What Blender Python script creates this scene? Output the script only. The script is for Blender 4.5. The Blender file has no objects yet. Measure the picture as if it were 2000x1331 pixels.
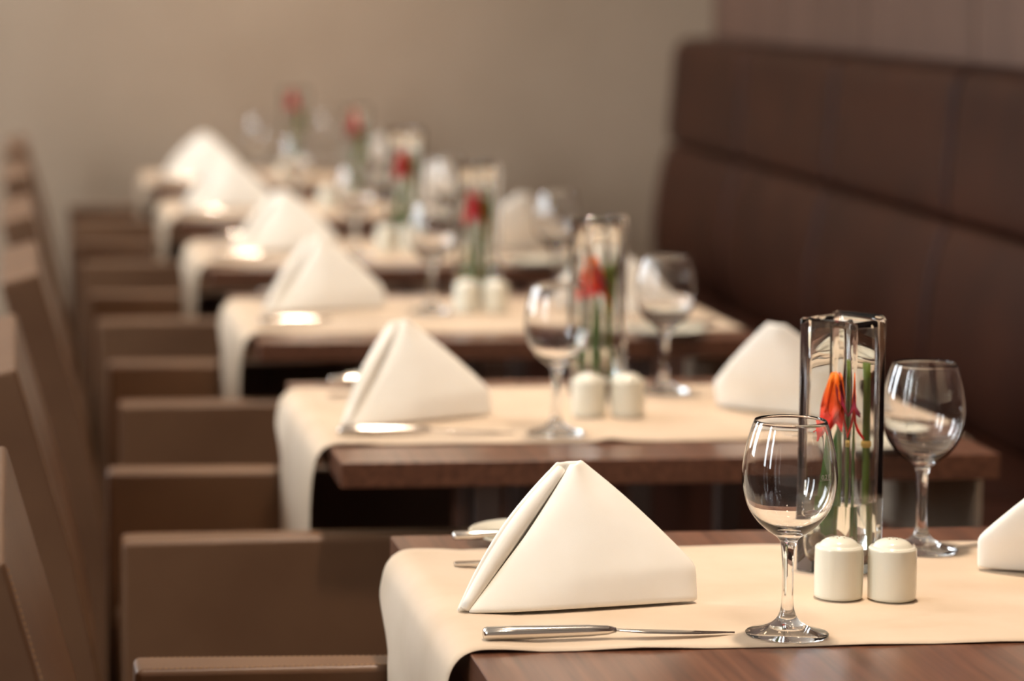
import bpy, bmesh, math, random
from mathutils import Vector, Matrix, noise
rnd = random.Random(7)
S = bpy.context.scene
COL = S.collection
R = math.radians
TZ = 0.75            # table-top height
TW, TL, PITCH = 0.886, 0.754, 1.252   # table width (x), depth (y), spacing of the row
WALL_Y = 7.25

# ---------------------------------------------------------------- camera
cam = bpy.data.cameras.new('camera')
co = bpy.data.objects.new('camera', cam); COL.objects.link(co)
cam.sensor_width = 36.0
cam.lens = 5649.2 / 2000 * 36.0
cam.shift_x = 0.19307; cam.shift_y = -0.11985      # the frame is an off-centre crop
cam.clip_start = 0.05
yaw, pitch, roll = 0.103897, 0.082684, 0.004243
fw = Vector((math.sin(yaw) * math.cos(pitch), math.cos(yaw) * math.cos(pitch), -math.sin(pitch)))
rt = Vector((math.cos(yaw), -math.sin(yaw), 0)); up = rt.cross(fw)
c_, s_ = math.cos(roll), math.sin(roll)
rt, up = c_ * rt + s_ * up, -s_ * rt + c_ * up
m = Matrix((rt, up, -fw)).transposed().to_4x4()
m.translation = Vector((-0.42248, -2.4531, TZ + 0.62922))
co.matrix_world = m
cam.dof.use_dof = True
cam.dof.focus_distance = 2.84
cam.dof.aperture_fstop = 3.3
S.camera = co

# ---------------------------------------------------------------- world, exposure
def world():
    w = bpy.data.worlds.new('world'); S.world = w; w.use_nodes = True
    nt = w.node_tree; bg = nt.nodes['Background']
    bg.inputs[0].default_value = (1.0, 0.80, 0.66, 1); bg.inputs[1].default_value = 0.26
world()
S.view_settings.view_transform = 'Standard'; S.view_settings.look = 'None'
S.view_settings.gamma = 1.0; S.view_settings.exposure = 0.02
S.view_settings.use_curve_mapping = False

def area(name, loc, aim, size, power, col, sy=None, spread=None, shape=None):
    l = bpy.data.lights.new(name, 'AREA'); l.energy = power; l.color = col
    l.shape = shape or ('RECTANGLE' if sy else 'SQUARE'); l.size = size
    if sy: l.size_y = sy
    if spread: l.spread = spread
    o = bpy.data.objects.new(name, l); COL.objects.link(o); o.location = loc
    d = Vector(aim) - Vector(loc); o.rotation_euler = d.to_track_quat('-Z', 'Y').to_euler()
    return o
# daylight coming in through the three windows of the left wall
WIN = [(-1.55, 0.42), (-0.45, 0.42), (2.6, 1.1), (5.3, 1.1)]          # (y centre, width)
WX = -3.3
WARM = (1.0, 0.81, 0.64)
for i, (y, wd) in enumerate(WIN):
    area('window_daylight', (WX - 0.05, y, 2.05), (WX + 2, y, 1.90), wd - 0.1, (30, 30, 40, 44)[i], (0.88, 0.95, 1.0), 1.7)
# warm recessed downlights over the row of tables
DL = [(0.2, -1.0), (0.45, 0.55), (0.45, 2.1), (0.45, 3.7), (0.45, 5.3), (0.5, 6.9), (-1.6, -0.6), (-1.6, 2.0), (-1.6, 4.6)]
for x, y in DL:
    area('downlight_lamp', (x, y, 3.13), (x, y, 0), 0.16, (8.0 if y < 3 else 6.5 if y < 5 else 5.0 if y < 6 else 14.0) if x > 0 else 2, WARM, shape='DISK', spread=R(66 if y < 6 else 100))

# ---------------------------------------------------------------- helpers
def srgb(r, g, b):
    f = lambda v: (v / 255 / 12.92) if v / 255 <= 0.04045 else ((v / 255 + 0.055) / 1.055) ** 2.4
    return (f(r), f(g), f(b), 1)
def mat(name, col, rough=0.5, metal=0.0, spec=0.5, coat=0.0, coat_r=0.1, sheen=0.0, trans=0.0, ior=1.5, sub=0.0):
    m = bpy.data.materials.new(name); m.use_nodes = True
    b = m.node_tree.nodes['Principled BSDF']; I = b.inputs
    I['Base Color'].default_value = col; I['Roughness'].default_value = rough; I['Metallic'].default_value = metal
    I['Specular IOR Level'].default_value = spec; I['Coat Weight'].default_value = coat; I['Coat Roughness'].default_value = coat_r
    I['Sheen Weight'].default_value = sheen; I['Transmission Weight'].default_value = trans; I['IOR'].default_value = ior
    return m
def nodes(m): return m.node_tree.nodes, m.node_tree.links, m.node_tree.nodes['Principled BSDF']
def add_noise(m, c1, c2, scale=(1, 1, 1), nscale=5.0, detail=4, bump=0.0, bdist=0.002, lo=0.35, hi=0.65, bscale=None):
    N, L, b = nodes(m)
    tc = N.new('ShaderNodeTexCoord'); mp = N.new('ShaderNodeMapping'); mp.inputs['Scale'].default_value = scale
    nz = N.new('ShaderNodeTexNoise'); nz.inputs['Scale'].default_value = nscale; nz.inputs['Detail'].default_value = detail
    rp = N.new('ShaderNodeValToRGB'); rp.color_ramp.elements[0].position = lo; rp.color_ramp.elements[1].position = hi
    rp.color_ramp.elements[0].color = c1; rp.color_ramp.elements[1].color = c2
    L.new(tc.outputs['Object'], mp.inputs['Vector']); L.new(mp.outputs[0], nz.inputs['Vector'])
    L.new(nz.outputs['Fac'], rp.inputs[0]); L.new(rp.outputs[0], b.inputs['Base Color'])
    if bump:
        nb = nz
        if bscale:
            nb = N.new('ShaderNodeTexNoise'); nb.inputs['Scale'].default_value = bscale; nb.inputs['Detail'].default_value = 3
            L.new(tc.outputs['Object'], nb.inputs['Vector'])
        bp = N.new('ShaderNodeBump'); bp.inputs['Strength'].default_value = bump; bp.inputs['Distance'].default_value = bdist
        L.new(nb.outputs['Fac'], bp.inputs['Height']); L.new(bp.outputs[0], b.inputs['Normal'])
    return m

M = {}
M['wood'] = add_noise(mat('walnut_wood', srgb(92, 56, 40), 0.34, spec=0.6, coat=0.5, coat_r=0.22), srgb(80, 46, 30), srgb(124, 80, 57),
                      scale=(60, 2.2, 60), nscale=1.6, detail=7, bump=0.12, bdist=0.0006, lo=0.3, hi=0.72)
M['leather'] = add_noise(mat('taupe_leather', srgb(116, 84, 62), 0.38, spec=0.5), srgb(109, 78, 56), srgb(119, 87, 63),
                         nscale=6, bump=0.25, bdist=0.0008, bscale=260)
M['thread'] = mat('stitch_thread', srgb(200, 164, 124), 0.8)
M['bench'] = add_noise(mat('dark_brown_leather', srgb(52, 24, 13), 0.5, spec=0.16), srgb(44, 19, 10), srgb(55, 26, 14),
                       nscale=4, bump=0.3, bdist=0.001, bscale=60)
M['panel'] = add_noise(mat('brown_wall_panelling', srgb(100, 74, 62), 0.6), srgb(86, 62, 50), srgb(104, 77, 64),
                       scale=(9, 9, 0.5), nscale=2.0, detail=5)
M['wall'] = add_noise(mat('beige_wall_paint', srgb(176, 155, 134), 0.85, spec=0.2), srgb(172, 151, 130), srgb(180, 159, 138),
                      nscale=2.0, bump=0.05, bdist=0.001, bscale=120)
M['ceiling'] = mat('ceiling_paint', srgb(232, 222, 208), 0.9)
M['floor'] = add_noise(mat('dark_carpet', srgb(52, 32, 24), 0.95, spec=0.1), srgb(40, 24, 18), srgb(62, 40, 30), nscale=60, bump=0.4, bdist=0.004)
M['runner'] = add_noise(mat('beige_runner_paper', srgb(209, 189, 165), 0.7, spec=0.25), srgb(204, 183, 158), srgb(212, 192, 169),
                        nscale=9, bump=0.12, bdist=0.0006, bscale=700)
M['napkin'] = add_noise(mat('white_linen', srgb(247, 243, 232), 0.9, spec=0.15, sheen=0.15), srgb(243, 238, 226), srgb(249, 246, 238),
                        nscale=8, bump=0.15, bdist=0.0004, bscale=900)
M['porcelain'] = mat('white_porcelain', srgb(228, 224, 206), 0.16, spec=0.5, coat=0.5, coat_r=0.05)
M['hole'] = mat('shaker_hole', srgb(150, 138, 116), 0.6)
M['steel'] = mat('polished_steel', (0.72, 0.68, 0.63, 1), 0.16, metal=1.0)
M['glass'] = mat('clear_glass', (1, 1, 1, 1), 0.0, trans=1.0, ior=1.47)
M['vase_glass'] = mat('thick_vase_glass', (0.985, 0.995, 0.99, 1), 0.0, trans=1.0, ior=1.5)
M['water'] = mat('vase_water', (0.97, 1.0, 0.97, 1), 0.0, trans=1.0, ior=1.33)
M['stem'] = mat('green_stem', srgb(86, 104, 22), 0.45, spec=0.4)
M['leaf'] = mat('green_leaf', srgb(60, 112, 30), 0.45, spec=0.4)
M['leaf_olive'] = mat('olive_leaf', srgb(120, 124, 36), 0.5)
M['leaf_dark'] = mat('dark_leaf', srgb(58, 66, 32), 0.5)
M['twine'] = mat('straw_tie', srgb(206, 170, 88), 0.8)
M['purple'] = mat('wine_red_petal', srgb(140, 14, 52), 0.5)
M['pebble'] = add_noise(mat('brown_pebble', srgb(104, 70, 48), 0.35), srgb(84, 54, 38), srgb(132, 94, 66), nscale=40)
M['etch'] = mat('etched_glass_mark', srgb(225, 215, 205), 0.7)
M['frame'] = mat('window_frame_paint', srgb(120, 110, 100), 0.5)
M['lampring'] = mat('lamp_ring_metal', (0.6, 0.58, 0.55, 1), 0.3, metal=1)
M['chrome_leg'] = mat('brushed_brown_steel', (0.24, 0.19, 0.17, 1), 0.35, metal=0.9)
def emis(name, col, st):
    m = bpy.data.materials.new(name); m.use_nodes = True
    N, L, b = nodes(m); b.inputs['Base Color'].default_value = (0, 0, 0, 1)
    b.inputs['Emission Color'].default_value = col; b.inputs['Emission Strength'].default_value = st
    return m
M['daylight'] = emis('daylit_pane', (0.88, 0.95, 1.0, 1), 15.0)
M['lamp'] = emis('lamp_diffuser', (1.0, 0.74, 0.48, 1), 14.0)
def petal_mat(name, ctop, cbot, z0, z1):
    m = mat(name, cbot, 0.5, spec=0.3); N, L, b = nodes(m)
    tc = N.new('ShaderNodeTexCoord'); sx = N.new('ShaderNodeSeparateXYZ'); mr = N.new('ShaderNodeMapRange')
    mr.inputs['From Min'].default_value = z0; mr.inputs['From Max'].default_value = z1
    rp = N.new('ShaderNodeValToRGB'); rp.color_ramp.elements[0].color = cbot; rp.color_ramp.elements[1].color = ctop
    L.new(tc.outputs['Object'], sx.inputs[0]); L.new(sx.outputs['Z'], mr.inputs['Value'])
    L.new(mr.outputs[0], rp.inputs[0]); L.new(rp.outputs[0], b.inputs['Base Color'])
    return m
M['petal'] = petal_mat('orange_red_petal', srgb(255, 130, 20), srgb(250, 44, 36), -0.02, 0.028)
M['petal_red'] = petal_mat('crimson_petal', srgb(214, 30, 34), srgb(206, 16, 36), -0.03, 0.03)

def link(name, bm_, m_, parent=None, smooth=True, mods=None):
    me = bpy.data.meshes.new(name); bm_.to_mesh(me); bm_.free()
    me.materials.append(m_)
    if smooth:
        for p in me.polygons: p.use_smooth = True
    o = bpy.data.objects.new(name, me); COL.objects.link(o)
    if parent: o.parent = parent
    for md in (mods or []):
        if md[0] == 'bevel':
            x = o.modifiers.new('bevel', 'BEVEL'); x.width = md[1]; x.segments = md[2]; x.limit_method = 'ANGLE'; x.harden_normals = True
        elif md[0] == 'solid':
            x = o.modifiers.new('solid', 'SOLIDIFY'); x.thickness = md[1]; x.offset = md[2] if len(md) > 2 else 0
        elif md[0] == 'sub':
            x = o.modifiers.new('sub', 'SUBSURF'); x.levels = md[1]; x.render_levels = md[1]
    return o
def empty(name, loc=(0, 0, 0), rz=0.0):
    o = bpy.data.objects.new(name, None); COL.objects.link(o); o.location = loc; o.rotation_euler = (0, 0, rz)
    o.empty_display_size = 0.05
    return o
def tag(o, label=None, cat=None, group=None, kind=None):
    if label: o['label'] = label
    if cat: o['category'] = cat
    if group: o['group'] = group
    if kind: o['kind'] = kind
    return o
def copy_tree(o, parent=None):
    c = o.copy(); COL.objects.link(c)
    if parent: c.parent = parent
    for ch in [x for x in o.children]: copy_tree(ch, c)
    return c
def box(b, x0, x1, y0, y1, z0, z1):
    v = [b.verts.new((x, y, z)) for x in (x0, x1) for y in (y0, y1) for z in (z0, z1)]
    for f in ((0, 1, 3, 2), (4, 6, 7, 5), (0, 4, 5, 1), (2, 3, 7, 6), (0, 2, 6, 4), (1, 5, 7, 3)):
        b.faces.new([v[i] for i in f])
    return b
def prism_xz(b, pts, y0, y1):
    a = [b.verts.new((x, y0, z)) for x, z in pts]; c = [b.verts.new((x, y1, z)) for x, z in pts]
    n = len(pts); b.faces.new(a); b.faces.new(c[::-1])
    for i in range(n):
        j = (i + 1) % n; b.faces.new((a[i], c[i], c[j], a[j]))
    bmesh.ops.recalc_face_normals(b, faces=b.faces)
    return b
def lathe(b, prof, seg=48):
    rings = []
    for r, z in prof:
        if r < 1e-6: rings.append([b.verts.new((0, 0, z))])
        else: rings.append([b.verts.new((r * math.cos(2 * math.pi * i / seg), r * math.sin(2 * math.pi * i / seg), z)) for i in range(seg)])
    for A, B in zip(rings, rings[1:]):
        for i in range(seg):
            j = (i + 1) % seg
            if len(A) == 1 and len(B) == 1: continue
            if len(A) == 1: b.faces.new((A[0], B[i], B[j]))
            elif len(B) == 1: b.faces.new((A[i], B[0], A[j]))
            else: b.faces.new((A[i], B[i], B[j], A[j]))
    bmesh.ops.recalc_face_normals(b, faces=b.faces)
    return b
def tube(b, pts, rad, seg=10):
    rings = []
    n = len(pts)
    for i, p in enumerate(pts):
        p = Vector(p); t = (Vector(pts[min(i + 1, n - 1)]) - Vector(pts[max(i - 1, 0)])).normalized()
        a = (Vector((0, 1, 0)) if abs(t.y) < 0.9 else Vector((1, 0, 0))).cross(t).normalized()
        c = t.cross(a); r = rad[i] if isinstance(rad, (list, tuple)) else rad
        rings.append([b.verts.new(p + r * (math.cos(2 * math.pi * k / seg) * a + math.sin(2 * math.pi * k / seg) * c)) for k in range(seg)])
    for A, B in zip(rings, rings[1:]):
        for k in range(seg): b.faces.new((A[k], A[(k + 1) % seg], B[(k + 1) % seg], B[k]))
    b.faces.new(rings[0][::-1]); b.faces.new(rings[-1])
    bmesh.ops.recalc_face_normals(b, faces=b.faces)
    return b
def spline(pts, n):
    """Catmull-Rom through 2-D/3-D points"""
    P = [Vector(p) for p in pts]; P = [2 * P[0] - P[1]] + P + [2 * P[-1] - P[-2]]; out = []
    for i in range(1, len(P) - 2):
        for k in range(n):
            t = k / n
            out.append(0.5 * ((2 * P[i]) + (P[i + 1] - P[i - 1]) * t + (2 * P[i - 1] - 5 * P[i] + 4 * P[i + 1] - P[i + 2]) * t * t
                              + (-P[i - 1] + 3 * P[i] - 3 * P[i + 1] + P[i + 2]) * t ** 3))
    out.append(P[-2]); return out
BM = bmesh.new

ORD = ['the front table', 'the second table from front', 'the third table from front',
       'the fourth table from front', 'the fifth table from front', 'the rearmost table']

# ---------------------------------------------------------------- room shell
def structure():
    def st(name, b, m_, parent=None, mods=None, smooth=False):
        o = link(name, b, m_, parent, smooth, mods)
        if not parent: o['kind'] = 'structure'
        return o
    st('floor', box(BM(), WX - 0.15, 3.4, -3.2, WALL_Y + 0.15, -0.1, 0.0), M['floor'])
    st('ceiling', box(BM(), WX - 0.15, 3.4, -3.2, WALL_Y + 0.15, 3.2, 3.3), M['ceiling'])
    st('wall_back', box(BM(), WX - 0.15, 3.4, WALL_Y, WALL_Y + 0.15, 0.0, 3.2), M['wall'])
    st('baseboard_back', box(BM(), WX, 1.6, WALL_Y - 0.015, WALL_Y, 0.0, 0.09), M['panel'])
    # brown panelled wall behind the banquette, turned a touch from the table row, with its vertical grooves
    b = BM()
    ys = [-2.6 + 0.92 * i for i in range(11)]; ys = [y for y in ys if y < 6.56] + [6.56]
    a = []
    for y in ys:
        if a: a += [(y - 0.006, 0.0), (y - 0.004, 0.012), (y + 0.004, 0.012), (y + 0.006, 0.0)] if y < 6.55 else [(6.56, 0.0)]
        else: a.append((y, 0.0))
    pts = [(bx(y, 0.155) + d, y) for y, d in a] + [(bx(6.56, 0.155) + 0.14, 6.56), (bx(-2.6, 0.155) + 0.14, -2.6)]
    v0 = [b.verts.new((x, y, 0.0)) for x, y in pts]; v1 = [b.verts.new((x, y, 3.2)) for x, y in pts]
    n = len(pts)
    for i in range(n): b.faces.new((v0[i], v0[(i + 1) % n], v1[(i + 1) % n], v1[i]))
    b.faces.new(v0[::-1]); b.faces.new(v1); bmesh.ops.recalc_face_normals(b, faces=b.faces)
    st('wall_right', b, M['panel'])
    # left wall with four window openings
    b = BM(); y0 = -3.2
    for y, w in WIN:
        box(b, WX - 0.15, WX, y0, y - w / 2, 0, 3.2); box(b, WX - 0.15, WX, y - w / 2, y + w / 2, 0, 1.1)
        box(b, WX - 0.15, WX, y - w / 2, y + w / 2, 3.0, 3.2); y0 = y + w / 2
    box(b, WX - 0.15, WX, y0, WALL_Y, 0, 3.2)
    st('wall_left', b, M['wall'])
    for i, (y, w) in enumerate(WIN):
        f = BM(); t = 0.04
        box(f, WX - 0.1, WX - 0.02, y - w / 2, y - w / 2 + t, 1.1, 3.0); box(f, WX - 0.1, WX - 0.02, y + w / 2 - t, y + w / 2, 1.1, 3.0)
        box(f, WX - 0.1, WX - 0.02, y - w / 2, y + w / 2, 1.1, 1.1 + t); box(f, WX - 0.1, WX - 0.02, y - w / 2, y + w / 2, 3.0 - t, 3.0)
        wo = st('window_%d' % (i + 1), f, M['frame'])
        st('window_pane', box(BM(), WX - 0.07, WX - 0.06, y - w / 2 + t, y + w / 2 - t, 1.1 + t, 3.0 - t), M['daylight'], wo)
BX0, BSL = 1.54, 0.0262
def bx(y, d=0.0): return BX0 + (y - 3.0) * BSL + d    # banquette face line at distance y
structure()

def downlights():
    proto = None
    for i, (x, y) in enumerate(DL):
        if proto is None:
            r = empty('ceiling_downlight', (x, y, 3.2))
            link('trim_ring', lathe(BM(), [(0.10, -0.0), (0.115, -0.004), (0.115, -0.012), (0.10, -0.014), (0.092, -0.006), (0.092, 0.0)], 40), M['lampring'], r)
            link('diffuser', lathe(BM(), [(0.0, -0.005), (0.09, -0.005), (0.09, -0.002), (0, -0.002)], 40), M['lamp'], r)
            proto = r; o = r
        else:
            o = copy_tree(proto); o.location = (x, y, 3.2)
        tag(o, 'round recessed warm ceiling lamp above the dining room', 'ceiling lamp', 'recessed ceiling lamps')
downlights()

# ---------------------------------------------------------------- banquette
def banquette():
    r = empty('banquette', (0, 0, 0))
    tag(r, 'long dark brown leather banquette with seamed back cushions along the right wall', 'bench')
    far = 6.52; W_ = 1.0; n = 6
    def cushion(name, y0, y1, prof, bev=0.02):
        # prof: (depth offset, z) front outline, closed behind
        b = BM(); rows = []
        front = spline(prof, 5); tt = [0, .004,   .006, .009, .013, .05, .2, .5, .8, .95, .987, .991, .994, .996, 1]
        for t in tt:
            y = y0 + (y1 - y0) * t
            e = min(t, 1 - t) * (y1 - y0)
            pin = 0.012 * max(0, 1 - e / 0.012) ** 2
            row = []
            for k, p in enumerate(front):
                row.append(b.verts.new((bx(y, p[0] + pin), y, p[1])))
            row.append(b.verts.new((bx(y, 0.14), y, prof[-1][1]))); row.append(b.verts.new((bx(y, 0.14), y, prof[0][1])))
            rows.append(row)
        m_ = len(rows[0])
        for A, B in zip(rows, rows[1:]):
            for k in range(m_): b.faces.new((A[k], A[(k + 1) % m_], B[(k + 1) % m_], B[k]))
        b.faces.new(rows[0]); b.faces.new(rows[-1][::-1]); bmesh.ops.recalc_face_normals(b, faces=b.faces)
        return link(name, b, M['bench'], r)
    upper = [(0.04, 0.871), (0.006, 0.876), (-0.002, 0.900), (0.0, 0.96), (0.008, 1.05), (0.012, 1.12), (0.016, 1.150), (0.030, 1.182), (0.060, 1.196), (0.10, 1.198)]
    lower = [(0.05, 0.44), (0.0, 0.45), (-0.030, 0.49), (-0.046, 0.56), (-0.042, 0.66), (-0.026, 0.77), (-0.010, 0.83), (0.006, 0.862), (0.04, 0.867)]
    for i in range(n):
        y1 = far - i * W_; y0 = y1 - W_
        cushion('backrest_cushion', y0 + 0.012, y1 - 0.012, upper)
        cushion('lumbar_cushion', y0 + 0.012, y1 - 0.012, lower)
    for i in range(n):
        y1 = far - i * W_; y0 = y1 - W_
        b = BM(); pts = [(bx(y0, -0.50), y0 + .002), (bx(y1, -0.50), y1 - .002), (bx(y1, 0.04), y1 - .002), (bx(y0, 0.04), y0 + .002)]
        lo = [b.verts.new((x, y, 0.33)) for x, y in pts]; hi = [b.verts.new((x, y, 0.455)) for x, y in pts]
        b.faces.new(lo); b.faces.new(hi[::-1])
        for k in range(4): b.faces.new((lo[k], hi[k], hi[(k + 1) % 4], lo[(k + 1) % 4]))
        bmesh.ops.recalc_face_normals(b, faces=b.faces)
        link('seat_cushion', b, M['bench'], r, mods=[('bevel', 0.03, 4)])
    b = BM(); y0 = far - n * W_; y1 = far
    pts = [(bx(y0, -0.46), y0), (bx(y1, -0.46), y1), (bx(y1, 0.14), y1), (bx(y0, 0.14), y0)]
    lo = [b.verts.new((x, y, 0.0)) for x, y in pts]; hi = [b.verts.new((x, y, 0.335)) for x, y in pts]
    b.faces.new(lo); b.faces.new(hi[::-1])
    for k in range(4): b.faces.new((lo[k], hi[k], hi[(k + 1) % 4], lo[(k + 1) % 4]))
    bmesh.ops.recalc_face_normals(b, faces=b.faces)
    link('base_plinth', b, M['bench'], r, smooth=False)
banquette()

# ---------------------------------------------------------------- tables
def tables():
    r = empty('dining_table', (0, 0, 0))
    link('tabletop', box(BM(), 0, TW, 0, TL, TZ - 0.034, TZ), M['wood'], r, mods=[('bevel', 0.0015, 2)])
    for x in (0.20, TW - 0.20):
        for y in (0.055, TL - 0.075):
            link('leg', box(BM(), x - 0.017, x + 0.017, y - 0.017, y + 0.017, 0.012, TZ - 0.034), M['chrome_leg'], r, mods=[('bevel', 0.002, 2)])
        link('foot_bar', box(BM(), x - 0.03, x + 0.03, 0.02, TL - 0.03, 0.0, 0.014), M['chrome_leg'], r, mods=[('bevel', 0.003, 2)])
    out = [r]
    for k in range(1, 6): o = copy_tree(r); o.location = (0, k * PITCH, 0); out.append(o)
    names = ['nearest the camera', 'second from the camera', 'third from the camera', 'fourth from the camera',
             'fifth from the camera', 'farthest from the camera, close to the beige wall']
    for k, o in enumerate(out):
        tag(o, 'dark walnut dining table ' + names[k], 'table', 'dining tables in a row')
tables()

CH = [0.345, 1.580, 2.795, 4.015, 5.30, 6.58]       # y of the six chairs
RUN = [(0.177, 0.660), (0.131, 0.665), (0.108, 0.650), (0.12, 0.65), (0.12, 0.65), (0.12, 0.65)]
def runners():
    for k in range(6):
        y0, y1 = RUN[k]
        # outline in x-z: hanging end, rounded fold, flat run, fold, hanging end
        A = spline([(-0.022, -0.32), (-0.026, -0.18), (-0.026, -0.075), (-0.0215, -0.030), (-0.014, -0.009), (0.002, 0.0022), (0.030, 0.0034), (0.07, 0.0012)], 6)
        Bp = spline([(TW - 0.06, 0.0012), (TW - 0.02, 0.0030), (TW - 0.001, 0.0022), (TW + 0.014, -0.012), (TW + 0.022, -0.04), (TW + 0.024, -0.10), (TW + 0.02, -0.2)], 6)
        mid = [Vector((0.07 + (TW - 0.13) * i / 24, 0.0012)) for i in range(1, 24)]
        prof = A + mid + Bp
        b = BM(); ny = 26; g = []
        for i in range(ny + 1):
            t = i / ny; y = y0 + (y1 - y0) * t; row = []
            for j, p in enumerate(prof):
                x, z = p[0], p[1]
                wob = 0.004 * noise.noise(Vector((x * 6, t * 2, k * 3.1)))
                flat = 0.0 < x < TW
                dz = 0.0
                if flat:
                    edge = max(0, 1 - min(t, 1 - t) / 0.12)
                    dz = max(0.0, 0.0035 * edge * edge * noise.noise(Vector((x * 9 + 4, k * 5.7, 1.0 if t < .5 else 8.0))))
                    if k == 0 and t > .5: dz += edge ** 2 * 0.004 * math.exp(-((x - 0.13) / 0.03) ** 2)
                if k == 1 and t < .5 and flat: dz += max(0, 1 - t / 0.1) ** 2 * 0.004 * math.exp(-((x - 0.385) / 0.02) ** 2)
                dx = 0 if flat else wob * (1 if x < 0 else -1) * min(1, abs(z) * 12)
                skew = (0.0, 0.006, -0.004, 0.003, -0.006, 0.004)[k] * (x / TW)
                yy = y + skew
                if x < 0 and z < -0.04:          # the hanging end sits between the chair's arms
                    q = min(1, (-z - 0.04) / 0.05); q = q * q * (3 - 2 * q); cy = CH[k] - k * PITCH
                    a0, a1 = max(y0, cy - 0.222), min(y1, cy + 0.222)
                    yy = yy * (1 - q) + (a0 + (a1 - a0) * t) * q
                row.append(b.verts.new((x + dx, yy, TZ + z + dz)))
            g.append(row)
        for A_, B_ in zip(g, g[1:]):
            for j in range(len(prof) - 1): b.faces.new((A_[j], A_[j + 1], B_[j + 1], B_[j]))
        bmesh.ops.recalc_face_normals(b, faces=b.faces)
        o = link('table_runner', b, M['runner'], mods=[('solid', 0.0009, 0)])
        o.location = (0, k * PITCH, 0)
        tag(o, 'beige paper runner laid across ' + ORD[k] + ' and hanging over its ends', 'table runner', 'table runners')
runners()

# ---------------------------------------------------------------- chairs
def chairs():
    r = empty('dining_chair', (0, 0, 0))
    H = 0.644
    for s in (-1, 1):
        y0, y1 = (s * 0.298, s * 0.233) if s < 0 else (0.233, 0.298)
        b = box(BM(), -0.284, 0.235, y0, y1, 0.0, H)
        for v in b.verts:                 # slab arm, a little thinner towards the table
            if v.co.x > 0 and abs(v.co.y) > 0.28: v.co.y *= 0.274 / 0.298
        a = link('armrest', b, M['leather'], r, mods=[('bevel', 0.008, 4)])
        for ya, yb in ((s * 0.239, s * 0.239), (s * 0.290, s * 0.268)):        # stitches along the top seams
            b = BM(); x = -0.265
            while x < 0.22:
                yy = ya + (yb - ya) * (x + 0.265) / 0.485
                box(b, x, x + 0.0032, yy - 0.0004, yy + 0.0004, H - 0.002, H + 0.0002); x += 0.0062
            link('stitching', b, M['thread'], a, smooth=False)
    link('seat', box(BM(), -0.275, 0.245, -0.2265, 0.2265, 0.33, 0.455), M['leather'], r, mods=[('bevel', 0.02, 4)])
    link('seat_frame', box(BM(), -0.26, 0.22, -0.2265, 0.2265, 0.24, 0.33), M['leather'], r, mods=[('bevel', 0.004, 2)])
    # leaning backrest, vertical below the seat
    pts = [(-0.300, 0.0), (-0.300, 0.36), (-0.312, 0.46), (-0.345, 0.62), (-0.420, 0.876), (-0.486, 0.858), (-0.425, 0.64), (-0.392, 0.46), (-0.375, 0.34), (-0.365, 0.0)]
    bk = link('backrest', prism_xz(BM(), pts, -0.315, 0.315), M['leather'], r, mods=[('bevel', 0.006, 3)])
    for yy in (-0.306,):
        b = BM(); P = [Vector((-0.3005, yy, 0.36)), Vector((-0.3125, yy, 0.46)), Vector((-0.3455, yy, 0.62)), Vector((-0.4185, yy, 0.870))]
        for A, B in zip(P, P[1:]):
            L_ = (B - A).length; d = (B - A) / L_; s = 0.0
            while s < L_ - 0.005:
                p = A + d * s; q = A + d * (s + 0.0032); s += 0.0062
                vs = []
                for c in (p, q):
                    for (ox, oy) in ((-0.0006, -0.0007), (0.0016, -0.0007), (0.0016, 0.0007), (-0.0006, 0.0007)):
                        vs.append(b.verts.new((c.x + ox, c.y + oy, c.z)))
                for f in ((0, 1, 2, 3), (7, 6, 5, 4), (0, 4, 5, 1), (1, 5, 6, 2), (2, 6, 7, 3), (3, 7, 4, 0)): b.faces.new([vs[i] for i in f])
        link('stitching', b, M['thread'], bk, smooth=False)
    out = [r]
    pos = [(-0.012, CH[0], 0.0), (0.0, CH[1], 0.0), (0.04, CH[2], 0.0), (0.038, CH[3], 0), (0.036, CH[4], 0.0), (0.036, CH[5], 0)]
    for k in range(1, 6): out.append(copy_tree(r))
    for k, o in enumerate(out):
        x, y, a = pos[k]; o.location = (x, y, 0); o.rotation_euler = (0, 0, R(a))
        tag(o, 'taupe leather armchair drawn up to ' + ORD[k], 'chair', 'leather armchairs along the left side')
chairs()

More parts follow.
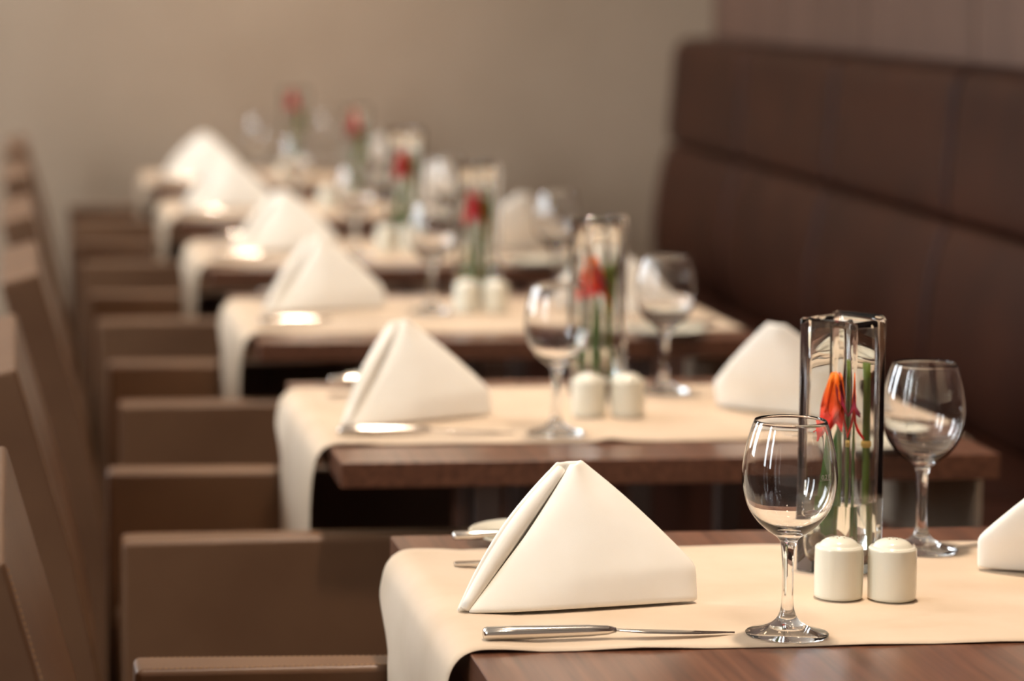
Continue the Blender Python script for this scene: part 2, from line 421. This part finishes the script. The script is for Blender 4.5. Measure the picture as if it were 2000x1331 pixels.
# ---------------------------------------------------------------- table settings
def napkin_proto():
    b = BM(); nu, ns = 26, 16
    B_ = Vector((0.020, 0.333, 0.002)); A_ = Vector((0.149, 0.418, 0.1335))
    Bb = Vector((0.010, 0.343, 0.002)); Ab = Vector((0.134, 0.428, 0.1355))
    C_ = Vector((0.277, 0.362, 0.001)); D_ = Vector((0.277, 0.374, 0.036)); E_ = Vector((0.158, 0.430, 0.1365))
    rows = []
    for i in range(nu + 1):
        u = i / nu
        lf = B_.lerp(A_, u); lb = Bb.lerp(Ab, u)
        bow = math.sin(math.pi * u)
        lf += Vector((0.003, -0.002, 0)) * bow
        lb += Vector((-0.013, -0.001, 0.003)) * bow
        if u < 0.2: rr = C_.lerp(D_, u / 0.2)
        else:
            w = (u - 0.2) / 0.8; rr = D_.lerp(E_, w) + Vector((0, 0, 0.004)) * math.sin(math.pi * w)
        row = []
        for j in range(ns + 1):
            s = j / ns; p = lf.lerp(rr, s)
            p += Vector((0, -0.010, 0.002)) * math.sin(math.pi * s) * (0.25 + 0.75 * math.sin(math.pi * min(1, u * 0.9 + 0.1)))
            p += Vector((0.0, 0.006, 0)) * max(0, 1 - s / 0.12) ** 2
            p += Vector((0, -1, 0)) * 0.0035 * noise.noise(Vector((s * 3, u * 3, 1.7)))
            row.append(p)
        for j in range(1, ns + 1):
            s = 1 - j / ns; p = lb.lerp(rr, s)
            p += Vector((0, 0.030, 0)) * math.sin(math.pi * s) * (1 - u) ** 0.7
            p += Vector((0.0, -0.006, 0)) * max(0, 1 - s / 0.2) ** 2 * bow
            p += Vector((0, 1, 0)) * 0.004 * noise.noise(Vector((s * 3, u * 3, 7.7)))
            row.append(p)
        # round the turn at the tail
        sm = list(row)
        for _ in range(2):
            sm = [sm[0]] + [(sm[q - 1] + sm[q] * 2 + sm[q + 1]) / 4 for q in range(1, len(sm) - 1)] + [sm[-1]]
        # inner hems rolled inwards at both open edges
        rows.append([b.verts.new((p.x, p.y, max(p.z, 0.002))) for p in sm])
    for P, Q in zip(rows, rows[1:]):
        for j in range(len(P) - 1): b.faces.new((P[j], P[j + 1], Q[j + 1], Q[j]))
    bmesh.ops.recalc_face_normals(b, faces=b.faces)
    for v in b.verts: v.co -= Vector((0.149, 0.375, 0))
    r = empty('napkin')
    link('folded_sheet', b, M['napkin'], r, mods=[('solid', 0.0060, 0), ('sub', 1)])
    # rolled inner fold that shows along the open edge
    pts, rad = [], []
    for i in range(19):
        u = 0.03 + 0.93 * i / 18; bow = math.sin(math.pi * u)
        p = B_.lerp(A_, u).lerp(Bb.lerp(Ab, u), 0.62) + Vector((-0.005, 0.001, 0.001)) * bow - Vector((0.149, 0.375, 0))
        pts.append((p.x + 0.003, p.y, max(p.z, 0.006))); rad.append(0.0040 + 0.0062 * bow)
    link('inner_fold', tube(BM(), pts, rad, 14), M['napkin'], r)
    return r
def knife_mesh(L, blade_w, hr):
    b = BM(); hl = L * 0.52; rings = []
    secs = [(0.0, hr * 0.80, hr * 0.62), (0.003, hr, hr * 0.82), (0.03, hr, hr * 0.85), (hl * 0.8, hr * 0.86, hr * 0.7), (hl * 0.94, hr * 0.72, hr * 0.55), (hl, hr * 0.5, hr * 0.34)]
    n = 14
    for x, ry, rz in secs:
        rings.append([b.verts.new((x, ry * math.cos(2 * math.pi * i / n), hr + rz * math.sin(2 * math.pi * i / n))) for i in range(n)])
    for A, B in zip(rings, rings[1:]):
        for i in range(n): b.faces.new((A[i], A[(i + 1) % n], B[(i + 1) % n], B[i]))
    b.faces.new(rings[0]); b.faces.new(rings[-1])
    bmesh.ops.recalc_face_normals(b, faces=b.faces)
    c = BM(); up_, dn = [], []
    N_ = 16
    for i in range(N_ + 1):
        t = i / N_; x = hl - 0.004 + (L - hl + 0.004) * t
        back = hr * 0.4 * (1 - 0.1 * t)
        edge = -blade_w * (0.35 + 0.65 * min(1, t * 4)) * (1 - t ** 4.0) + (hr * 0.3) * t ** 4
        z = hr * (1 - 0.85 * t)
        up_.append((x, back, z)); dn.append((x, edge, z))
    for s in (0, 1):
        pass
    vt = [[c.verts.new((x, y, z + 0.0009)) for x, y, z in up_], [c.verts.new((x, y, z)) for x, y, z in dn], [c.verts.new((x, y, z - 0.0009)) for x, y, z in up_]]
    for i in range(N_):
        for a in range(3):
            q = (a + 1) % 3; c.faces.new((vt[a][i], vt[a][i + 1], vt[q][i + 1], vt[q][i]))
    c.faces.new((vt[0][0], vt[1][0], vt[2][0])); c.faces.new((vt[0][-1], vt[2][-1], vt[1][-1]))
    bmesh.ops.recalc_face_normals(c, faces=c.faces)
    return b, c
def knife_proto(name, L, bw, hr):
    r = empty(name); b, c = knife_mesh(L, bw, hr)
    link('handle', b, M['steel'], r); link('blade', c, M['steel'], r)
    return r
def fork_proto():
    r = empty('dinner_fork')
    def strip(b, pts):     # (x, halfwidth, z, halfthick)
        rg = [[b.verts.new((x, y0 + s * w, z + q * t)) for s, q in ((-1, -1), (1, -1), (1, 1), (-1, 1))] for x, w, z, t, y0 in pts]
        for A, B in zip(rg, rg[1:]):
            for i in range(4): b.faces.new((A[i], A[(i + 1) % 4], B[(i + 1) % 4], B[i]))
        b.faces.new(rg[0]); b.faces.new(rg[-1])
    b = BM(); strip(b, [(0, 0.0045, 0.004, 0.0018, 0), (0.006, 0.0062, 0.004, 0.002, 0), (0.06, 0.0048, 0.005, 0.002, 0), (0.11, 0.0034, 0.008, 0.0018, 0), (0.135, 0.0035, 0.009, 0.0014, 0)])
    bmesh.ops.recalc_face_normals(b, faces=b.faces); link('handle', b, M['steel'], r, mods=[('bevel', 0.001, 2)])
    b = BM(); strip(b, [(0.133, 0.0035, 0.009, 0.0013, 0), (0.146, 0.010, 0.006, 0.0012, 0), (0.160, 0.012, 0.004, 0.0011, 0)])
    for i in range(4):
        y0 = -0.0102 + i * 0.0068
        strip(b, [(0.159, 0.0018, 0.004, 0.0011, y0), (0.18, 0.0015, 0.003, 0.001, y0), (0.200, 0.0008, 0.008, 0.0008, y0)])
    bmesh.ops.recalc_face_normals(b, faces=b.faces); link('head', b, M['steel'], r)
    return r
def plate_proto():
    pr = [(0, 0.0035), (0.044, 0.0035), (0.050, 0.006), (0.070, 0.0125), (0.0735, 0.0135), (0.0745, 0.0125), (0.072, 0.0105), (0.052, 0.0028), (0.046, 0.0), (0.042, 0.0), (0.040, 0.0012), (0, 0.0012)]
    return link('bread_plate', lathe(BM(), pr, 56), M['porcelain'])
def glass_proto():
    r = empty('wine_glass')
    out = [(0.0332, 0.2080), (0.0346, 0.2075), (0.0385, 0.1960), (0.0430, 0.1780), (0.0455, 0.1580), (0.0446, 0.1420), (0.0400, 0.1250), (0.0310, 0.1110), (0.0200, 0.1010), (0.0120, 0.0955), (0.0080, 0.0900),
           (0.0065, 0.0800), (0.0055, 0.0600), (0.0055, 0.0380), (0.0066, 0.0250), (0.0110, 0.0150), (0.0200, 0.0085), (0.0310, 0.0045), (0.0390, 0.0024), (0.0398, 0.0012)]
    so = spline(out, 4)
    inn = [(0.0338, 0.2075), (0.0378, 0.1960), (0.0423, 0.1780), (0.0448, 0.1580), (0.0438, 0.1425), (0.0391, 0.1260), (0.0299, 0.1128), (0.0180, 0.1045), (0.0080, 0.1015), (0.0, 0.1005)]
    si = spline(inn, 4)
    prof = [(0, 0.0)] + [(0.0390, 0.0)] + [(p[0], p[1]) for p in reversed(so)] + [(p[0], p[1]) for p in si[1:-1]] + [(0, 0.1005)]
    # split: foot + stem + bowl as one blown piece keeps refraction clean; parts are cut at the stem
    for nm, z0, z1 in (('foot', -1, 0.0152), ('stem', 0.0152, 0.0952), ('bowl', 0.0952, 1)):
        b = lathe(BM(), prof, 72)      # one closed blown shell, its faces shared out among the three parts
        bmesh.ops.delete(b, geom=[f for f in b.faces if not z0 <= f.calc_center_median().z < z1], context='FACES')
        bmesh.ops.delete(b, geom=[v for v in b.verts if not v.link_faces], context='VERTS')
        link(nm, b, M['glass'], r)
    return r
def shaker_proto():
    r = empty('salt_shaker')
    pr = [(0, 0.0), (0.022, 0.0), (0.0238, 0.0012), (0.0246, 0.004), (0.0248, 0.030), (0.0245, 0.050), (0.0240, 0.0525), (0.0226, 0.0540), (0.0208, 0.0543), (0.0196, 0.0552), (0.0170, 0.0582), (0.0120, 0.0610), (0.0060, 0.0622), (0, 0.0625)]
    link('body', lathe(BM(), [(0, 0)] + [(p[0], p[1]) for p in spline(pr[1:], 3)], 56), M['porcelain'], r)
    b = BM()
    for i in range(5):
        a = i * 2.51; rr = 0.006 if i else 0.0
        m_ = Matrix.Translation((rr * math.cos(a), rr * math.sin(a), 0.06205 + (0.0004 if i == 0 else 0.0)))
        bmesh.ops.create_cone(b, cap_ends=True, segments=10, radius1=0.0009, radius2=0.0009, depth=0.0010, matrix=m_)
    link('pour_holes', b, M['hole'], r, smooth=False)
    return r
def rsq(b, half, cr, z, n=6, wav=0.0, ph=0.0):
    ring = []
    for q in range(4):
        cx = (half - cr) * (1 if q in (0, 3) else -1); cy = (half - cr) * (1 if q in (0, 1) else -1)
        for i in range(n + 1):
            a = math.pi / 2 * (q + i / n); x = cx + cr * math.cos(a); y = cy + cr * math.sin(a)
            dz = wav * (math.sin(a * 2 + ph) + 0.6 * math.sin(a * 5 + ph * 2))
            ring.append(b.verts.new((x, y, z + dz)))
    # mid-side points so that the walls can wave a little
    return ring
def vase_proto():
    r = empty('flower_vase'); b = BM(); h = 0.0335
    rings = []
    for hf, cr, z, wv in ((h - .001, .004, 0.0, 0), (h, .0045, .0015, 0), (h, .0045, .09, 0), (h, .0045, .18, 0), (h, .0045, .262, .0004), (h + .0003, .0045, .2695, .0008), (h - .0015, .004, .2715, .0011),
                          (h - .0050, .0065, .2708, .0012), (h - .0068, .008, .267, .0008), (h - .0064, .008, .20, 0), (h - .0060, .008, .10, 0), (h - .0060, .009, .026, 0), (h - .0075, .010, .018, 0), (h - .013, .010, .0105, 0)):
        rings.append(rsq(b, hf, cr, z, 6, wv * 1.7, 0.8))
    # refine sides
    n = len(rings[0])
    for A, B in zip(rings, rings[1:]):
        for i in range(n): b.faces.new((A[i], A[(i + 1) % n], B[(i + 1) % n], B[i]))
    b.faces.new(rings[0][::-1]); b.faces.new(rings[-1]); bmesh.ops.recalc_face_normals(b, faces=b.faces)
    link('vessel', b, M['vase_glass'], r)
    b = BM(); hi = h - .0060 + 0.0002
    rings = [rsq(b, h - .0128, .010, .0103), rsq(b, h - .0073, .010, .0178), rsq(b, hi, .009, .026), rsq(b, hi, .008, .074), rsq(b, hi - .002, .008, .0745)]
    for A, B in zip(rings, rings[1:]):
        for i in range(n): b.faces.new((A[i], A[(i + 1) % n], B[(i + 1) % n], B[i]))
    b.faces.new(rings[0][::-1]); b.faces.new(rings[-1]); bmesh.ops.recalc_face_normals(b, faces=b.faces)
    link('water', b, M['water'], r)
    return r
def petal(b, ang, L, w, flare, droop, tip=0.6, tw=0.0):
    n, m_ = 8, 6; g = []
    for i in range(n + 1):
        t = i / n; rad = 0.0035 + flare * (t ** 1.7); z = 0.030 - L * t + droop * t * t
        ww = w * (math.sin(math.pi * min(1, t * 0.62 + 0.12)) ** 1.1) * (1 - max(0, t - tip) / (1 - tip) * 0.92)
        row = []
        for j in range(m_ + 1):
            s = j / m_ * 2 - 1; a = ang + tw * t
            off = ww * s; rr = rad - 0.25 * abs(s) ** 2 * ww + 0.0012 * math.sin(s * 7 + t * 5)
            row.append(b.verts.new((rr * math.cos(a) - off * math.sin(a), rr * math.sin(a) + off * math.cos(a), z + 0.0015 * math.cos(s * 5))))
        g.append(row)
    for A, B in zip(g, g[1:]):
        for j in range(m_): b.faces.new((A[j], A[j + 1], B[j + 1], B[j]))
    return b
def blade_leaf(b, pts, w):
    g = []; n = len(pts)
    for i, p in enumerate(pts):
        t = i / (n - 1); ww = w * math.sin(math.pi * (0.12 + 0.88 * t)) ** 0.8 if t < 1 else 0.0002
        g.append([b.verts.new((p[0] + s * ww, p[1] + abs(s) * ww * 0.35, p[2])) for s in (-1, -0.5, 0, 0.5, 1)])
    for A, B in zip(g, g[1:]):
        for j in range(4): b.faces.new((A[j], A[j + 1], B[j + 1], B[j]))
    return b
def flower(k, pm, zc):
    """hanging bell-shaped bloom on a bent stem, standing in the vase; origin on the vase floor"""
    r = empty('cut_flower'); zb = zc
    # the bloom
    bl = empty('bloom')
    bl.parent = r; bl.location = (-0.006, -0.006, zb)
    for i in range(6):
        a = i * math.pi / 3 + 0.35
        link('petal', petal(BM(), a, 0.074 if i % 2 else 0.064, 0.0150, 0.022 if i % 2 else 0.016, 0.006, 0.5, 0.25), pm, bl, mods=[('solid', 0.0006, 0)])
    if k in (0, 1):
        for a in (-0.75, 0.15):
            link('wine_red_petal', petal(BM(), a, 0.055, 0.012, 0.020, 0.012, 0.6), M['purple'], bl, mods=[('solid', 0.0006, 0)])
    st = spline([(0.004, 0.004, 0.0125), (0.003, 0.003, 0.08), (0.001, 0.001, zb - 0.05), (-0.003, -0.003, zb + 0.0), (-0.006, -0.006, zb + 0.028)], 4)
    link('stem', tube(BM(), st, 0.0022, 8), M['stem'], r)
    lf = link('leaf', blade_leaf(BM(), spline([(0.0, 0.004, 0.014), (-0.002, 0.008, 0.06), (0.000, 0.010, 0.11), (0.004, 0.008, 0.160)], 4), 0.0120), M['leaf'], r, mods=[('solid', 0.0006, 0)])
    return r
def twig(h, leafy):
    r = empty('green_twig')
    link('stem', tube(BM(), spline([(0, 0, 0.0125), (0.0006, 0, 0.09), (0.0, 0.0003, 0.15), (-0.0006, 0, h)], 4), 0.0042, 14), M['stem'], r)
    link('straw_tie', lathe(BM(), [(0.0044, 0.132), (0.0056, 0.1335), (0.0056, 0.138), (0.0044, 0.1395)], 16), M['twine'], r)
    if leafy:
        for s in (-1, 1):
            link('leaf', blade_leaf(BM(), spline([(0, -0.003, h * 0.55), (0.004 * s, -0.004, h * 0.75), (0.007 * s, -0.004, h * 0.95), (0.008 * s, -0.003, h * 1.12)], 4), 0.005), M['leaf_olive'], r, mods=[('solid', 0.0006, 0)])
    return r
def pebble_proto():
    b = BM(); bmesh.ops.create_icosphere(b, subdivisions=3, radius=1)
    for v in b.verts:
        v.co *= 1 + 0.16 * noise.noise(v.co * 1.3)
        v.co = Vector((v.co.x * 0.0108, v.co.y * 0.0098, v.co.z * 0.0078))
    return link('pebble', b, M['pebble'])

def settings():
    nap, knife, butter, fork, plate, glass, shaker, vase, peb = (napkin_proto(), knife_proto('dinner_knife', 0.247, 0.0125, 0.0080), knife_proto('butter_knife', 0.19, 0.010, 0.0058),
        fork_proto(), plate_proto(), glass_proto(), shaker_proto(), vase_proto(), pebble_proto())
    used = set()
    def put(proto, k, x, y, z=0.0, rz=0.0, label=None, cat=None, group=None, tilt=None):
        if proto.name in used: o = copy_tree(proto)
        else: o = proto; used.add(proto.name)
        o.location = (x, k * PITCH + y, TZ + 0.0022 + z); o.rotation_euler = (0, tilt or 0, rz)
        tag(o, label, cat, group); return o
    MX, MY = TW / 2, 0.377
    jit = [(-0.003, 0.0, 3.5), (0.0, -0.025, 20), (0.018, 0.095, 13), (0.055, 0.03, 8), (0.015, 0.03, 5), (0.03, 0.02, 0)]
    jitR = [(0.711, 0.47, 165), (0.693, 0.361, 142), (0.70, 0.40, 150), (0.737, 0.38, 184), (0.737, 0.38, 170), (0.737, 0.38, 180)]
    glL = [(0.315, 0.223), (0.323, 0.206), (0.361, 0.416), (0.34, 0.22), (0.33, 0.24), (0.33, 0.22)]
    glR = [(0.573, 0.616), (0.564, 0.596), (0.65, 0.69), (0.60, 0.56), (0.59, 0.58), (0.58, 0.57)]
    shk = [((0.412, 0.383), (0.4645, 0.372)), ((0.400, 0.362), (0.456, 0.358)), ((0.428, 0.413), (0.482, 0.410)), ((0.43, 0.37), (0.485, 0.362)), ((0.43, 0.37), (0.485, 0.37)), ((0.43, 0.37), (0.485, 0.36))]
    vs = [(0.4515, 0.518, 41), (0.450, 0.548, 12), (0.474, 0.580, 20), (0.498, 0.55, 30), (0.53, 0.54, 8), (0.480, 0.53, 25)]
    for k in range(6):
        T = ORD[k]
        dx, dy, a = jit[k]
        put(nap, k, 0.149 + dx, 0.375 + dy, 0, R(a), 'white linen napkin triangle at the chair side of ' + T, 'napkin', 'folded napkins')
        ex, ey, ea = jitR[k]
        put(nap, k, ex, ey, 0, R(ea), 'white linen napkin triangle at the bench side of ' + T, 'napkin', 'folded napkins')
        kx, ky = (0.019, 0.216) if k == 0 else (0.019, 0.200 if k == 1 else 0.235)
        put(knife, k, kx, ky, 0, R(2.6 if k == 0 else 0.5), 'steel dinner knife before the chair side napkin on ' + T, 'knife', 'dinner knives')
        put(knife, k, 0.857 if k == 0 else 2 * MX - kx, 0.620 if k == 0 else 2 * MY - ky, 0, R(179), 'steel dinner knife behind the bench side napkin on ' + T, 'knife', 'dinner knives')
        put(fork, k, 0.044, 0.563, 0, R(0.5), 'steel fork lying behind the chair side napkin on ' + T, 'fork', 'dinner forks')
        px, py = 0.156, 0.700
        put(plate, k, px, py, -0.001, 0, 'small white bread plate at the far left corner of ' + T, 'plate', 'bread plates')
        put(butter, k, 0.058, 0.665, 0.0085, R(3), 'steel butter knife on the chair side bread plate of ' + T, 'knife', 'butter knives', tilt=R(-1.2))
        if k > 0:
            put(plate, k, 2 * MX - px, 2 * MY - py, -0.001, 0, 'small white bread plate at the near right corner of ' + T, 'plate', 'bread plates')
            put(butter, k, 2 * MX - 0.058, 2 * MY - 0.665, 0.0085, R(183), 'steel butter knife on the bench side bread plate of ' + T, 'knife', 'butter knives', tilt=R(-1.2))
            put(fork, k, 2 * MX - 0.044, 2 * MY - 0.563, 0, R(180), 'steel fork in front of the bench side napkin on ' + T, 'fork', 'dinner forks')
        g = put(glass, k, *glL[k], 0, 0, 'empty wine glass left of the vase on ' + T, 'wine glass', 'wine glasses')
        if k == 0: gl0 = g
        put(glass, k, *glR[k], 0, 0, 'empty wine glass right of the vase on ' + T, 'wine glass', 'wine glasses')
        (sx, sy), (qx, qy) = shk[k]
        put(shaker, k, sx, sy, 0, 0.3, 'white porcelain shaker, left of the pair on ' + T, 'shaker', 'salt and pepper shakers')
        o = put(shaker, k, qx, qy, 0, 1.3, 'white porcelain shaker, right of the pair on ' + T, 'shaker', 'salt and pepper shakers')
        o.name = 'pepper_shaker'
        vx, vy, va = vs[k]
        put(vase, k, vx, vy, 0, R(va), 'tall square clear glass vase at the middle of ' + T, 'vase', 'glass vases')
        col = ['orange red', 'orange red', 'crimson', 'crimson', 'crimson', 'crimson'][k]
        zc = [0.182, 0.182, 0.186, 0.190, 0.225, 0.235][k]
        f = flower(k, M['petal'] if k < 2 else M['petal_red'], zc)
        f.location = (vx - (0.001 if k == 0 else 0.003), k * PITCH + vy + 0.0, TZ + 0.0022); f.rotation_euler = (0, 0, 0)
        tag(f, col + ' cut flower inside the vase on ' + T, 'flower', 'cut flowers in the vases')
        tw = twig(0.221 if k == 0 else 0.20, k > 0)
        dxx = 0.0215 if k == 0 else 0.016
        tw.location = (vx + dxx + (0.003 if k == 0 else 0), k * PITCH + vy - (0.000), TZ + 0.0022)
        tag(tw, 'thick green twig upright in the vase on ' + T, 'twig', 'green twigs in the vases')
        if k < 4:
            a0 = R(va)
            for i, (ax, ay, az) in enumerate([(-0.0150, 0.0140, 0), (-0.0135, -0.0125, 0), (0.008, -0.016, 0), (0.0065, 0.0165, 0), (-0.0150, 0.0130, 0.0150), (-0.0145, -0.006, 0.0150)]):
                wx = ax * math.cos(a0) - ay * math.sin(a0); wy = ax * math.sin(a0) + ay * math.cos(a0)
                p = put(peb, k, vx + wx, vy + wy, 0.0185 + az, i * 1.1, 'smooth brown pebble at the bottom of the vase on ' + T, 'pebble', 'pebbles in the vase on ' + T)
    # etched fill mark on the front glass: a fine line and 0,2 l
    cu = bpy.data.curves.new('mark', 'FONT'); cu.body = '0,2 l'; cu.size = 0.0062; cu.align_x = 'CENTER'; cu.extrude = 0.00005
    to = bpy.data.objects.new('mark', cu); COL.objects.link(to)
    bpy.context.view_layer.update()
    me = bpy.data.meshes.new_from_object(to.evaluated_get(bpy.context.evaluated_depsgraph_get()))
    bpy.data.objects.remove(to)
    b = BM(); b.from_mesh(me)
    for v in b.verts: v.co.y += 0.0012
    box(b, -0.007, 0.007, 0.0, 0.00035, 0.0, 0.0001)
    bmesh.ops.subdivide_edges(b, edges=[e for e in b.edges if e.calc_length() > 0.003], cuts=6)
    a0 = R(-58)
    for v in b.verts:
        x, y, z = v.co; rr = 0.04565 + z
        zz = 0.156 + y; a = a0 + x / 0.0455
        v.co = Vector((rr * math.cos(a), rr * math.sin(a), zz))
    link('fill_mark', b, M['etch'], gl0, smooth=False)
settings()
